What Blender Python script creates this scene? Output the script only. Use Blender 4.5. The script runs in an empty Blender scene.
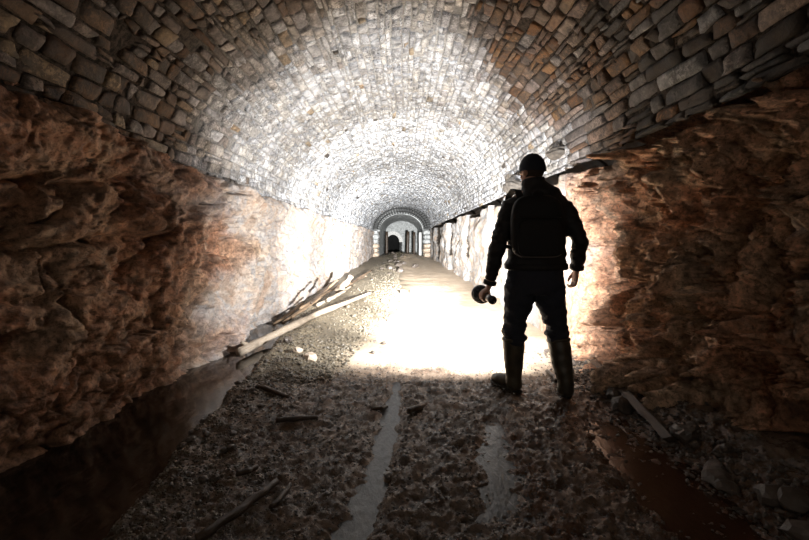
import bpy, math, random
import numpy as np
from mathutils import Vector

# ------------------------------------------------------------------ camera, world, exposure
SC = bpy.context.scene
COL = SC.collection
F, VX, VY, CH = 400.0, 402.0, 240.0, 1.15        # focal length in pixels, vanishing point, eye height
cam_d = bpy.data.cameras.new('camera')
cam = bpy.data.objects.new('camera', cam_d); COL.objects.link(cam)
cam.location = (0, 0, CH); cam.rotation_euler = (math.pi/2, 0, 0)
cam_d.sensor_width = 36.0; cam_d.lens = F/809*36
cam_d.shift_x = (404.5-VX)/809; cam_d.shift_y = -(270-VY)/809
cam_d.clip_start = 0.05; cam_d.clip_end = 200
SC.camera = cam
W = bpy.data.worlds.new('world'); SC.world = W; W.use_nodes = True
W.node_tree.nodes['Background'].inputs[0].default_value = (1.0, 0.86, 0.72, 1)
W.node_tree.nodes['Background'].inputs[1].default_value = 0.40     # even fill light added for the foreground, entering by the open end behind
SC.view_settings.view_transform = 'Standard'; SC.view_settings.look = 'None'
SC.view_settings.gamma = 1; SC.view_settings.use_curve_mapping = False
SC.view_settings.exposure = 0.0
TORCH_SPILL, TORCH_BEAM, TORCH_HOT = 1000.0, 8500.0, 44000.0
SPILL_ANGLE, SPILL_BLEND = 164, 0.8
SC.cycles.max_bounces = 8; SC.cycles.diffuse_bounces = 5; SC.cycles.glossy_bounces = 3
SC.cycles.caustics_reflective = False; SC.cycles.caustics_refractive = False
SC.cycles.sample_clamp_indirect = 30.0
rng = np.random.default_rng(7); random.seed(7)

# ------------------------------------------------------------------ noise
_G = np.array([[1,1,0],[-1,1,0],[1,-1,0],[-1,-1,0],[1,0,1],[-1,0,1],[1,0,-1],[-1,0,-1],
               [0,1,1],[0,-1,1],[0,1,-1],[0,-1,-1],[1,1,0],[-1,1,0],[0,-1,1],[0,-1,-1]], float)
def hsh(i, j, k, s=0):
    h = (i.astype(np.int64)*374761393 + j.astype(np.int64)*668265263 + k.astype(np.int64)*2147483647 + s*1274126177) & 0xffffffff
    h = ((h ^ (h >> 13))*1274126177) & 0xffffffff
    h = ((h ^ (h >> 16))*2246822519) & 0xffffffff
    return h ^ (h >> 15)
def pn(x, y, z=0.0, s=0):
    x, y, z = np.broadcast_arrays(np.asarray(x, float), np.asarray(y, float), np.asarray(z, float))
    i, j, k = np.floor(x), np.floor(y), np.floor(z)
    fx, fy, fz = x-i, y-j, z-k
    u, v, w = [t*t*t*(t*(t*6-15)+10) for t in (fx, fy, fz)]
    r = 0
    for a in (0, 1):
        for b in (0, 1):
            for c in (0, 1):
                g = _G[hsh(i+a, j+b, k+c, s) & 15]
                d = g[..., 0]*(fx-a) + g[..., 1]*(fy-b) + g[..., 2]*(fz-c)
                r = r + d*(u if a else 1-u)*(v if b else 1-v)*(w if c else 1-w)
    return r
def fbm(x, y, z=0.0, o=4, s=0, g=0.5):
    r, a = 0, 1.0
    for q in range(o):
        r = r + a*pn(x, y, z, s+q*17); x, y, z = x*2.03, y*2.03, z*2.03; a *= g
    return r
def ridged(x, y, z=0.0, o=4, s=0, g=0.5):
    r, a, t = 0, 1.0, 0
    for q in range(o):
        n = 1-np.abs(pn(x, y, z, s+q*31))*1.6
        r = r + a*n*n; t += a; x, y, z = x*2.07, y*2.07, z*2.07; a *= g
    return r/t
def worley(x, y, s=0):
    i0, j0 = np.floor(x), np.floor(y)
    f1 = np.full(x.shape, 9.0); f2 = f1.copy(); idc = np.zeros(x.shape)
    for a in (-1, 0, 1):
        for b in (-1, 0, 1):
            i, j = i0+a, j0+b
            h = hsh(i, j, i*0+3, s)
            px = i + (h & 1023)/1023.0; py = j + ((h >> 10) & 1023)/1023.0
            d = np.hypot(x-px, y-py); rr = ((h >> 20) & 1023)/1023.0
            n = d < f1
            f2 = np.where(n, f1, np.minimum(f2, d)); idc = np.where(n, rr, idc); f1 = np.where(n, d, f1)
    return f1, f2, idc
def facets(x, y, s=0):
    """angular rock: every cell is a tilted plane of its own height; also the distance to the cell border"""
    i0, j0 = np.floor(x), np.floor(y); f1 = np.full(x.shape, 9.0); f2 = f1.copy(); h0 = np.zeros(x.shape)
    for a in (-1, 0, 1):
        for b in (-1, 0, 1):
            i, j = i0+a, j0+b; h = hsh(i, j, i*0+3, s); g = hsh(i, j, i*0+7, s)
            dx = x-i-(h & 1023)/1023.0; dy = y-j-((h >> 10) & 1023)/1023.0
            d = np.hypot(dx, dy); v = ((h >> 20) & 1023)/1023.0-.5+((g & 1023)/1023.0-.5)*1.5*dx+(((g >> 10) & 1023)/1023.0-.5)*1.5*dy
            n = d < f1; f2 = np.where(n, f1, np.minimum(f2, d)); h0 = np.where(n, v, h0); f1 = np.where(n, d, f1)
    return h0, f2-f1
def sst(a, b, x):
    t = np.clip((x-a)/(b-a), 0, 1); return t*t*(3-2*t)

# ------------------------------------------------------------------ pixel helpers (points on real surfaces)
def ground(px, py, z=0.0):
    D = (CH-z)*F/(py-VY); return np.array([(px-VX)/F*D, D, z])
def at(px, py, D): return np.array([(px-VX)/F*D, D, CH-(py-VY)/F*D])
def on_left(px, py, w=1.9):
    D = w*F/(VX-px); return D, CH-(py-VY)/F*D
def on_right(px, py, w=1.78):
    D = w*F/(px-VX); return D, CH-(py-VY)/F*D

# ------------------------------------------------------------------ mesh helpers
def mesh_from(name, V, Fc, smooth=True):
    m = bpy.data.meshes.new(name)
    V = np.ascontiguousarray(V, dtype=np.float32).reshape(-1, 3)
    if isinstance(Fc, np.ndarray):
        n, k = Fc.shape
        m.vertices.add(len(V)); m.vertices.foreach_set('co', V.ravel())
        m.loops.add(n*k); m.loops.foreach_set('vertex_index', Fc.astype(np.int32).ravel())
        m.polygons.add(n); m.polygons.foreach_set('loop_start', np.arange(0, n*k, k, dtype=np.int32))
        m.update(calc_edges=True)
    else:
        m.from_pydata(V.tolist(), [], Fc)
    m.polygons.foreach_set('use_smooth', np.full(len(m.polygons), smooth))
    m.validate(); m.update()
    return m
def obj(name, me, mat, parent=None, loc=None):
    o = bpy.data.objects.new(name, me); COL.objects.link(o)
    if me is not None and mat is not None:
        me.materials.clear(); me.materials.append(mat)
    if parent is not None: o.parent = parent
    if loc is not None: o.location = loc
    return o
def empty(name, loc=(0, 0, 0)):
    o = bpy.data.objects.new(name, None); COL.objects.link(o); o.location = loc; o.empty_display_size = .1
    return o
def tag(o, label=None, cat=None, group=None, kind=None):
    if label: o['label'] = label
    if cat: o['category'] = cat
    if group: o['group'] = group
    if kind: o['kind'] = kind
    return o
def fattr(me, name, vals):
    a = me.attributes.new(name, 'FLOAT', 'POINT'); a.data.foreach_set('value', np.ascontiguousarray(vals, dtype=np.float32).ravel())
def cattr(me, name, cols):
    a = me.attributes.new(name, 'FLOAT_COLOR', 'POINT')
    c = np.ones((len(cols), 4), np.float32); c[:, :3] = cols
    a.data.foreach_set('color', c.ravel())
def gridfaces(r, c, off=0):
    i = np.arange(r*c).reshape(r, c)
    return np.stack([i[:-1, :-1], i[:-1, 1:], i[1:, 1:], i[1:, :-1]], -1).reshape(-1, 4) + off
class MB:
    """collects shapes of one mesh"""
    def __init__(s): s.v = []; s.f = []; s.n = 0
    def add(s, V, Fc):
        V = np.asarray(V, float).reshape(-1, 3); s.v.append(V)
        s.f += [tuple(int(q)+s.n for q in f) for f in Fc]; s.n += len(V); return s
    def tube(s, path, rad, seg=14, ref=(1, 0, 0), cap=True):
        path = np.asarray(path, float); n = len(path)
        rad = [(r, r) if np.isscalar(r) else r for r in rad]
        T = np.gradient(path, axis=0); T /= np.linalg.norm(T, axis=1)[:, None]+1e-12
        a = np.linspace(0, 2*np.pi, seg, endpoint=False); V = []
        for k in range(n):
            x = np.asarray(ref, float); x = x-T[k]*x.dot(T[k])
            if np.linalg.norm(x) < .15:
                x = np.array([0, 1., 0]); x = x-T[k]*x.dot(T[k])
            x /= np.linalg.norm(x); y = np.cross(T[k], x)
            V.append(path[k]+np.outer(np.cos(a)*rad[k][0], x)+np.outer(np.sin(a)*rad[k][1], y))
        V = np.concatenate(V); Fc = []
        for k in range(n-1):
            for q in range(seg):
                b, c = k*seg+q, k*seg+(q+1) % seg; Fc.append((b, c, c+seg, b+seg))
        if cap:
            V = np.vstack([V, path[0], path[-1]]); c0, c1 = n*seg, n*seg+1
            for q in range(seg):
                Fc.append((c0, (q+1) % seg, q)); Fc.append((c1, (n-1)*seg+q, (n-1)*seg+(q+1) % seg))
        return s.add(V, Fc)
    def ball(s, c, r, seg=16, rings=10, fn=None):
        V, Fc = [], []
        th = np.linspace(0, np.pi, rings+1); ph = np.linspace(0, 2*np.pi, seg, endpoint=False)
        P = np.stack([np.outer(np.sin(th), np.cos(ph)), np.outer(np.sin(th), np.sin(ph)), np.outer(np.cos(th), np.ones(seg))], -1)
        P = P*np.asarray(r, float)
        if fn is not None: P = fn(P)
        P = P+np.asarray(c, float)
        for k in range(rings):
            for q in range(seg):
                a, b = k*seg+q, k*seg+(q+1) % seg; Fc.append((a, b, b+seg, a+seg))
        return s.add(P.reshape(-1, 3), Fc)
    def box(s, c, h, R=None):
        V = np.array([[x, y, z] for x in (-1, 1) for y in (-1, 1) for z in (-1, 1)], float)*np.asarray(h, float)
        if R is not None: V = V@np.asarray(R).T
        return s.add(V+np.asarray(c, float), [(0, 1, 3, 2), (4, 6, 7, 5), (0, 4, 5, 1), (2, 3, 7, 6), (0, 2, 6, 4), (1, 5, 7, 3)])
    def mesh(s, name, smooth=True): return mesh_from(name, np.concatenate(s.v), s.f, smooth)
def fuse(mb, name, voxel, smooth=4, wr=None):
    """joins overlapping shapes into one continuous surface; wr(P, N) gives an offset along the normal"""
    me = mb.mesh('tmp'); o = bpy.data.objects.new('tmp', me); COL.objects.link(o)
    r = o.modifiers.new('r', 'REMESH'); r.mode = 'VOXEL'; r.voxel_size = voxel; r.use_smooth_shade = True
    if smooth:
        k = o.modifiers.new('s', 'SMOOTH'); k.iterations = smooth; k.factor = .5
    dg = bpy.context.evaluated_depsgraph_get()
    out = bpy.data.meshes.new_from_object(o.evaluated_get(dg)); out.name = name
    bpy.data.objects.remove(o); bpy.data.meshes.remove(me)
    if wr is not None:
        n = len(out.vertices); P = np.empty(n*3, np.float32); N = np.empty(n*3, np.float32)
        out.vertices.foreach_get('co', P); out.vertices.foreach_get('normal', N)
        P = P.reshape(-1, 3).astype(float); N = N.reshape(-1, 3)
        P = P+N*wr(P, N)[:, None]; out.vertices.foreach_set('co', P.astype(np.float32).ravel()); out.update()
    out.polygons.foreach_set('use_smooth', np.ones(len(out.polygons), bool))
    return out

# ------------------------------------------------------------------ materials
class NT:
    def __init__(s, name):
        s.m = bpy.data.materials.new(name); s.m.use_nodes = True; s.t = s.m.node_tree; s.p = s.t.nodes['Principled BSDF']
    def n(s, typ, **kw):
        q = s.t.nodes.new(typ)
        for k, v in kw.items():
            if k in q.inputs: s.set(q.inputs[k], v)
            else: setattr(q, k, v)
        return q
    def set(s, sock, v):
        if isinstance(v, bpy.types.NodeSocket): s.t.links.new(v, sock)
        else: sock.default_value = (*v, 1) if isinstance(v, tuple) and len(v) == 3 and sock.type == 'RGBA' else v
    def pos(s): return s.n('ShaderNodeNewGeometry').outputs['Position']
    def scaled(s, v, sc):
        q = s.n('ShaderNodeMapping'); q.inputs['Scale'].default_value = sc; s.t.links.new(v, q.inputs['Vector']); return q.outputs[0]
    def noise(s, sc, det=6, rough=.6, vec=None, dist=0.):
        q = s.n('ShaderNodeTexNoise'); s.set(q.inputs['Vector'], vec if vec is not None else s.pos())
        q.inputs['Scale'].default_value = sc; q.inputs['Detail'].default_value = det
        q.inputs['Roughness'].default_value = rough; q.inputs['Distortion'].default_value = dist
        return q.outputs['Fac']
    def ramp(s, fac, stops):
        q = s.n('ShaderNodeValToRGB'); s.set(q.inputs[0], fac); e = q.color_ramp.elements
        while len(e) < len(stops): e.new(.5)
        for k, (p, c) in enumerate(stops):
            e[k].position = p; e[k].color = (*c, 1) if isinstance(c, tuple) else (c, c, c, 1)
        return q.outputs[0]
    def mix(s, fac, a, b, mode='MIX'):
        q = s.n('ShaderNodeMix', data_type='RGBA', blend_type=mode)
        s.set(q.inputs[0], fac); s.set(q.inputs[6], a); s.set(q.inputs[7], b); return q.outputs[2]
    def math(s, op, a, b=0.0):
        q = s.n('ShaderNodeMath', operation=op); s.set(q.inputs[0], a); s.set(q.inputs[1], b); return q.outputs[0]
    def attr(s, name, col=False):
        q = s.n('ShaderNodeAttribute', attribute_name=name); return q.outputs['Color' if col else 'Fac']
    def bump(s, h, st=.5, d=.02, prev=None):
        q = s.n('ShaderNodeBump'); q.inputs['Strength'].default_value = st; q.inputs['Distance'].default_value = d
        s.set(q.inputs['Height'], h)
        if prev is not None: s.set(q.inputs['Normal'], prev)
        return q.outputs[0]
    def done(s, col, rough=.7, normal=None, spec=None, metal=None):
        s.set(s.p.inputs['Base Color'], col); s.set(s.p.inputs['Roughness'], rough)
        if normal is not None: s.set(s.p.inputs['Normal'], normal)
        if spec is not None: s.set(s.p.inputs['Specular IOR Level'], spec)
        if metal is not None: s.set(s.p.inputs['Metallic'], metal)
        return s.m
def m_stone():
    t = NT('vault_stone'); c = t.attr('tint', True)
    n1 = t.noise(9, 6, .65); n2 = t.noise(45, 5, .7)
    v = t.ramp(n1, [(.36, .5), (.5, 1.0), (.64, 1.4)])
    c = t.mix(1.0, c, v, 'MULTIPLY')
    blk = t.ramp(n2, [(.49, 0.0), (.56, 1.0)])
    patch = t.ramp(t.noise(2.1, 5, .6), [(.42, .4), (.56, .95)])
    blot = t.ramp(t.noise(15, 9, .78, dist=.5), [(.47, 0.0), (.53, .9)])
    blk = t.math('MAXIMUM', blk, t.math('MULTIPLY', blot, t.ramp(t.attr('age'), [(0., .45), (1., 1.)])))
    c = t.mix(t.math('MULTIPLY', blk, patch), c, t.mix(.22, (.02, .018, .016), c))
    b = t.bump(n1, .6, .03); b = t.bump(n2, .7, .012, b)
    return t.done(c, t.ramp(n1, [(.3, .55), (.7, .85)]), b, .35)
def m_mortar():
    t = NT('mortar'); n = t.noise(30, 6, .7); g = t.noise(1.3, 4, .6)
    c = t.mix(t.ramp(t.attr('lime'), [(0., 0.), (1., 1.)]), t.ramp(n, [(.42, (.012, .010, .008)), (.58, (.06, .046, .036))]),
              t.ramp(n, [(.3, (.15, .15, .15)), (.65, (.46, .46, .45))]))
    return t.done(c, .9, t.bump(n, .9, .02), .2)
def m_rock(name, redness=1.0):
    t = NT(name); p = t.pos()
    big = t.noise(1.1, 5, .6, dist=.6); mid = t.noise(5.5, 8, .68, dist=.4); fine = t.noise(34, 6, .72)
    c = t.ramp(big, [(.34, (.25, .125, .072)), (.44, (.43, .22, .13)), (.52, (.48, .29, .185)), (.60, (.36, .24, .16)), (.7, (.52, .38, .26))])
    if redness > 1: c = t.mix(1.0, c, (redness, redness*1.06, redness*1.1), 'MULTIPLY')
    c = t.mix(t.ramp(mid, [(.42, 0.), (.6, .45)]), c, (.2, .135, .1))
    c = t.mix(t.ramp(t.noise(2.7, 6, .6, dist=1.2), [(.58, 0.), (.68, .75)]), c, (.42, .31, .225))
    pale = t.ramp(t.noise(2.2, 6, .62, dist=.8), [(.36, (.50, .43, .37)), (.46, (.43, .45, .47)), (.54, (.54, .48, .42)), (.64, (.45, .35, .28))])
    pale = t.mix(t.ramp(mid, [(.50, 0.), (.66, .35)]), pale, (.36, .29, .23))
    c = t.mix(t.attr('pale'), c, pale)
    grain = t.noise(12, 9, .72, dist=.3)
    c = t.mix(t.ramp(t.attr('pale'), [(0., 1.), (1., .35)]), c, t.ramp(grain, [(.40, .55), (.5, .95), (.60, 1.4)]), 'MULTIPLY')
    c = t.mix(t.ramp(t.math('ADD', t.attr('crack_shade'), t.math('MULTIPLY', t.math('SUBTRACT', mid, .5), .9)), [(.35, 0.), (.6, 1.)]), c, (.035, .027, .02))      # shade of the open cracks, painted into the rock colour
    spk = t.math('MULTIPLY', t.ramp(fine, [(.52, 0.), (.58, 1.)]), t.ramp(t.attr('pale'), [(0., .5), (1., .2)]))
    c = t.mix(spk, c, (.03, .021, .016))
    b = t.bump(mid, .7, .06); b = t.bump(grain, 1.0, .032, b); b = t.bump(fine, .9, .014, b)
    return t.done(c, t.ramp(mid, [(.35, .45), (.65, .8)]), b, .4)
def m_floor():
    t = NT('wet_mud'); n1 = t.noise(7, 7, .68); n2 = t.noise(38, 6, .72); n3 = t.noise(120, 3, .6)
    mud = t.ramp(n1, [(.38, (.07, .048, .034)), (.5, (.14, .10, .072)), (.62, (.23, .17, .125))])
    mud = t.mix(t.ramp(n2, [(.55, 0.), (.7, .7)]), mud, (.035, .026, .02))
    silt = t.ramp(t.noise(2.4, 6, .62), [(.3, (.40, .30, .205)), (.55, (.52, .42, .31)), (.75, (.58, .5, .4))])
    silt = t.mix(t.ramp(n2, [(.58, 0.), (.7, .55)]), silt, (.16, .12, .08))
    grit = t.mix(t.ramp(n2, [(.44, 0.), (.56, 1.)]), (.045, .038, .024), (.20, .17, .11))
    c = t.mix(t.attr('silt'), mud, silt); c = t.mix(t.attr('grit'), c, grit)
    c = t.mix(t.attr('red'), c, (.13, .062, .035))
    r = t.ramp(n1, [(.38, .16), (.52, .30), (.64, .5)])
    r = t.mix(t.attr('silt'), r, t.ramp(n1, [(.3, .35), (.7, .65)]))
    b = t.bump(n1, .5, .03); b = t.bump(n2, .8, .012, b); b = t.bump(n3, .5, .004, b)
    return t.done(c, r, b, .5)
def m_water(name, col, rough, bs=.1, sc=14):
    t = NT(name); n = t.noise(sc, 4, .55, t.scaled(t.pos(), (1.6, .6, 1)))
    return t.done(col, rough, t.bump(n, bs, .02), .5)
def m_wood(name, a, b, rough=.7, sc=12):
    t = NT(name); tc = t.n('ShaderNodeTexCoord').outputs['Object']
    n = t.noise(sc, 6, .65, t.scaled(tc, (9, 9, .8)), .4); k = t.noise(3, 4, .6, tc)
    c = t.ramp(n, [(.3, a), (.65, b)]); c = t.mix(t.ramp(k, [(.55, 0.), (.7, .6)]), c, tuple(q*.45 for q in a))
    return t.done(c, rough, t.bump(n, .6, .01), .35)
def m_plain(name, col, rough=.6, nsc=60, bs=.2, var=.25, spec=.4, metal=0.0):
    t = NT(name); n = t.noise(nsc, 4, .6)
    c = t.ramp(n, [(.3, tuple(q*(1-var) for q in col)), (.7, tuple(min(1, q*(1+var)) for q in col))])
    return t.done(c, rough, t.bump(n, bs, .004), spec, metal)
def m_pebble(name, a, b):
    t = NT(name); n = t.noise(11, 3, .6); n2 = t.noise(60, 4, .6)
    return t.done(t.ramp(n, [(.3, a), (.7, b)]), .45, t.bump(n2, .5, .008), .5)
M = dict(stone=m_stone(), mortar=m_mortar(), rock=m_rock('bedrock'), rock2=m_rock('tan_bedrock', 1.65), floor=m_floor(),
         water=m_water('channel_water', (.018, .013, .009), .07, .12, 9), puddle=m_water('puddle_water', (.045, .043, .042), .3, .4, 22),
         red_water=m_water('red_puddle_water', (.045, .02, .011), .14, .2, 12),
         palewood=m_wood('bleached_wood', (.22, .17, .12), (.42, .36, .29)), wood=m_wood('old_wood', (.11, .072, .042), (.24, .17, .11)),
         darkwood=m_wood('wet_dark_wood', (.03, .021, .015), (.075, .053, .037), .4),
         gravel=m_pebble('gravel', (.04, .034, .024), (.2, .17, .125)), darkstone=m_pebble('dark_stone', (.05, .042, .035), (.12, .1, .085)),
         palestone=m_pebble('pale_stone', (.38, .3, .22), (.62, .52, .42)),
         darkblock=m_plain('dark_block', (.09, .08, .07), .8, 14, .8, .5),
         ring=m_plain('sooty_brick', (.05, .052, .052), .8, 20, .6, .5), limewash=m_plain('limewash', (.75, .75, .73), .8, 9, .5, .25),
         jacket=m_plain('black_softshell', (.013, .013, .015), .62, 160, .25, .2, .35), bag=m_plain('black_nylon', (.011, .011, .012), .7, 220, .3, .2, .3),
         trim=m_plain('grey_piping', (.16, .15, .14), .5, 50, .1, .1), navy=m_plain('navy_denim', (.028, .032, .046), .8, 260, .35, .35, .25),
         boot=m_plain('olive_rubber', (.05, .043, .028), .42, 18, .2, .4, .5), sole=m_plain('boot_sole', (.02, .017, .013), .7),
         cap=m_plain('navy_cap', (.012, .016, .028), .75, 200, .25, .2, .3), skin=m_plain('skin', (.42, .23, .155), .5, 30, .15, .12, .4),
         hair=m_plain('dark_hair', (.03, .02, .014), .7, 240, .6, .5), eye=m_plain('eye', (.6, .58, .55), .2),
         blackmetal=m_plain('black_anodised', (.02, .02, .021), .38, 80, .1, .2, .5, .6), steel=m_plain('brushed_steel', (.5, .49, .47), .35, 90, .1, .15, .5, .9))
def m_emit(name, col, s):
    t = NT(name); t.set(t.p.inputs['Emission Color'], col); t.p.inputs['Emission Strength'].default_value = s
    return t.done((.9, .9, .9), .2)
M['lens'] = m_emit('torch_lens', (1, .97, .92), 30.0)

# ------------------------------------------------------------------ STRUCTURE 1: vault (ceiling)
Y0, Y1 = -1.7, 28.0  # tunnel cut short and open behind the camera to let the added fill in
VA, VC = 1.93, -.06
def vault_xz(th):           # th: pi at the left springing, 0 at the right one
    c, s = np.cos(th), np.sin(th)
    return VC+VA*c, 1.89+.14*c+1.47*np.sign(s)*np.abs(s)**.96
_th = np.linspace(math.pi*1.02, -math.pi*.012, 1200)
_x, _z = vault_xz(_th); _s = np.concatenate([[0], np.cumsum(np.hypot(np.diff(_x), np.diff(_z)))]); SL = _s[-1]
def vault(s, y, h):         # arc length, depth, height above the stone bed (towards the middle)
    x = np.interp(s, _s, _x); z = np.interp(s, _s, _z)
    e = .01; tx = np.interp(s+e, _s, _x)-np.interp(s-e, _s, _x); tz = np.interp(s+e, _s, _z)-np.interp(s-e, _s, _z)
    l = np.hypot(tx, tz)+1e-9; nx, nz = tz/l, -tx/l
    w = .035*pn(s*.7, y*.35, 3.3, 5)+.03*pn(s*1.7, y*.9, 1.3, 6)
    return np.stack([x+nx*(h+w), y+0*x, z+nz*(h+w)], -1)
def lime_at(s, y):
    q = s/SL
    n = .9*fbm(s*.8, y*.7, 2.2, 4, 11)
    edge = 3.0+1.5*np.abs(q-.47)**1*2.0+1.0*sst(.60, .72, q)-1.1*sst(.80, .97, q)-.3*sst(.3, .1, q)
    return sst(-.9, 1.2, y+n-edge)
ns, ny = 150, 330
yy = np.concatenate([np.linspace(Y0, 1.2, 25), 1.2*np.exp(np.linspace(0, math.log(Y1/1.2), ny-25+1))[1:]])
S, Yg = np.meshgrid(np.linspace(0, SL, ns), yy, indexing='ij')
Vv = vault(S, Yg, -.012+.014*fbm(S*9, Yg*9, .5, 4, 3))
me = mesh_from('ceiling', Vv, gridfaces(*S.shape)); fattr(me, 'lime', lime_at(S, Yg))
ceiling = tag(obj('ceiling', me, M['mortar']), 'rough stone barrel vault of the tunnel, brown nearby and limewashed white further in', 'ceiling', kind='structure')
# stones
rs = np.random.default_rng(21)
courses = []; s = .02
while s < SL-.05:
    q = s/SL
    w = rs.choice([rs.uniform(.055, .085), rs.uniform(.08, .13)])*(1+.45*sst(.85, .97, q)); courses.append((s, min(w, SL-s))); s += w
st = []
for ci, (s0, w) in enumerate(courses):
    y = .6+rs.uniform(0, .2); q = s0/SL
    while y < Y1-.3:
        L = rs.choice([rs.uniform(.075, .17), rs.uniform(.15, .32)])*(1+.7*sst(.85, .97, q))
        if y > 14: L *= 1.25
        u = rs.random()
        if u < .16: f = rs.uniform(.35, .65); st.append((s0, w*f, y, L)); st.append((s0+w*f, w*(1-f), y, L*rs.uniform(.9, 1.0)))
        elif u < .985: st.append((s0, w, y, L))
        y += L
st = np.array(st); NS = len(st)
gap = np.where(st[:, 2] > 4.5, .0035, .0045)+np.random.default_rng(3).uniform(0, .004, NS)
ca = st[:, 0]+st[:, 1]/2; cy = st[:, 2]+st[:, 3]/2
wav = .035*pn(cy*.55, ca*.9, 4.4, 9)
def build_stones(idx, g):
    """grid of g x g vertices on each stone: the outer ring is the buried skirt"""
    k = len(idx); a = np.linspace(-1, 1, g-2); a = np.concatenate([[-1.0], a, [1.0]])
    U, V2 = np.meshgrid(a, a, indexing='ij')
    skirt = np.zeros((g, g), bool); skirt[0] = skirt[-1] = True; skirt[:, 0] = skirt[:, -1] = True
    U, V2 = U.ravel(), V2.ravel(); skirt = skirt.ravel()
    hs = (st[idx, 1]/2-gap[idx])[:, None]; hy = (st[idx, 3]/2-gap[idx])[:, None]
    r4 = np.random.default_rng(5); jit = r4.normal(0, 1, (len(st), 4, 2))[idx]
    cor = [(1-U)*(1-V2)/4, (1-U)*(1+V2)/4, (1+U)*(1-V2)/4, (1+U)*(1+V2)/4]
    ds = sum(c[None]*jit[:, q, 0:1] for q, c in enumerate(cor))*.007; dy = sum(c[None]*jit[:, q, 1:2] for q, c in enumerate(cor))*.016
    corner = (np.abs(U*V2) > .9)[None]
    rc = np.where(corner & ~skirt[None], .955, 1.0)
    inset = np.where(skirt, 1.0, .96)[None]
    s = ca[idx][:, None]+U*hs*inset*rc+ds; y = cy[idx][:, None]+wav[idx][:, None]*0+V2*hy*inset*rc+dy
    s = s+.03*pn(y*.6, s*.9, 4.4, 9)+.007*pn(y*17, s*17, 1.1, 12)*1.3; y = y+.009*pn(y*15, s*15, 6.1, 13)*1.3
    r3 = np.random.default_rng(99); pro = (.008+r3.normal(0, .005, len(st)))[idx][:, None]
    tl = r3.normal(0, .0035, (len(st), 2))[idx]
    h = pro+tl[:, 0:1]*U+tl[:, 1:2]*V2-.005*((U**6+V2**6)/2)+.016*fbm(s*13, y*13, 7.7, 3, 31)
    h = np.where(skirt[None], -.035, h)
    return vault(s, y, h).reshape(k, g*g, 3)
PAL = dict(lime=[(.58, .61, .65), (.53, .555, .59), (.62, .645, .68), (.49, .515, .555), (.58, .58, .57), (.42, .44, .47), (.60, .615, .63)],
           tan=[(.42, .34, .24), (.36, .30, .22), (.33, .30, .25), (.46, .38, .28), (.40, .30, .2)],
           brown=[(.17, .105, .065), (.22, .145, .095), (.15, .115, .09), (.24, .17, .12), (.19, .15, .135), (.28, .2, .14)],
           rust=[(.30, .165, .075), (.24, .13, .065), (.34, .21, .11), (.2, .12, .075), (.27, .19, .13)],
           dark=[(.075, .065, .058), (.1, .085, .075), (.13, .11, .1), (.085, .07, .055)])
q = ca/SL; lm = lime_at(ca, cy); tints = np.zeros((NS, 3)); r5 = np.random.default_rng(31)
for k in range(NS):
    if q[k] > .58:
        key = 'dark' if (q[k] > .80 and cy[k] < 3.2 and r5.random() < .75) else ('rust' if r5.random() < .62 else 'brown')
        if lm[k] > .3 and r5.random() < .5: key = 'tan'
    elif q[k] < .40: key = 'brown' if r5.random() > .15+1.1*lm[k] else 'tan'
    else: key = ['lime', 'tan', 'brown', 'dark'][int(r5.choice(4, p=[.25, .3, .3, .15]))]
    c = np.array(PAL[key][r5.integers(len(PAL[key]))])*(.65 if key == 'lime' else .44)
    l = 'lime' if r5.random() < .985 else ('tan' if r5.random() < .7 else 'dark'); w = np.array(PAL[l][r5.integers(len(PAL[l]))])
    c = c*np.array((1.12, .98, .82)) if key != 'lime' else c
    f = float(np.clip(lm[k]+r5.normal(0, .14), 0, 1)); tints[k] = (c*(1-f)+w*f)*r5.uniform(.88, 1.1)
# the stones that show largest become separate pieces
C = vault(ca, cy, 0*ca); px = VX+F*C[:, 0]/np.maximum(cy, .3); py = VY-F*(C[:, 2]-CH)/np.maximum(cy, .3)
e1 = vault(ca-st[:, 1]/2, cy, 0*ca); e2 = vault(ca+st[:, 1]/2, cy, 0*ca); e3 = vault(ca, cy-st[:, 3]/2, 0*ca); e4 = vault(ca, cy+st[:, 3]/2, 0*ca)
pj = lambda P: np.stack([F*P[:, 0]/np.maximum(P[:, 1], .3), F*P[:, 2]/np.maximum(P[:, 1], .3)-F*CH/np.maximum(P[:, 1], .3)], -1)
d1, d2 = pj(e2)-pj(e1), pj(e4)-pj(e3); area = np.abs(d1[:, 0]*d2[:, 1]-d1[:, 1]*d2[:, 0])
vis = (px > -5) & (px < 814) & (py > -5) & (cy > 1)
order = np.argsort(np.where(vis, -area, 0)); near = order[:300]
rest = np.setdiff1d(np.arange(NS), near)
G = 7; gf = gridfaces(G, G); VV = build_stones(near, G)
for k, i in enumerate(near):
    P = VV[k]; c = P.mean(0); m = mesh_from('stone', P-c, gf); cattr(m, 'tint', np.repeat(tints[i][None], len(P), 0)); fattr(m, 'age', np.full(len(P), 1-lm[i]))
    obj('stone', m, M['stone'], ceiling, c)
def stone_mass(idx, g, name):
    P = build_stones(idx, g); k = len(idx); f = gridfaces(g, g)
    Fc = (f[None]+(np.arange(k)*g*g)[:, None, None]).reshape(-1, 4)
    m = mesh_from(name, P, Fc); cattr(m, 'tint', np.repeat(tints[idx], g*g, 0)); fattr(m, 'age', np.repeat(1-lm[idx], g*g))
    return tag(obj(name, m, M['stone'], ceiling), kind='stuff')
mid = rest[cy[rest] < 11]; far = rest[cy[rest] >= 11]
stone_mass(mid, 6, 'vault_stonework'); stone_mass(far, 4, 'far_vault_stonework')

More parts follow.
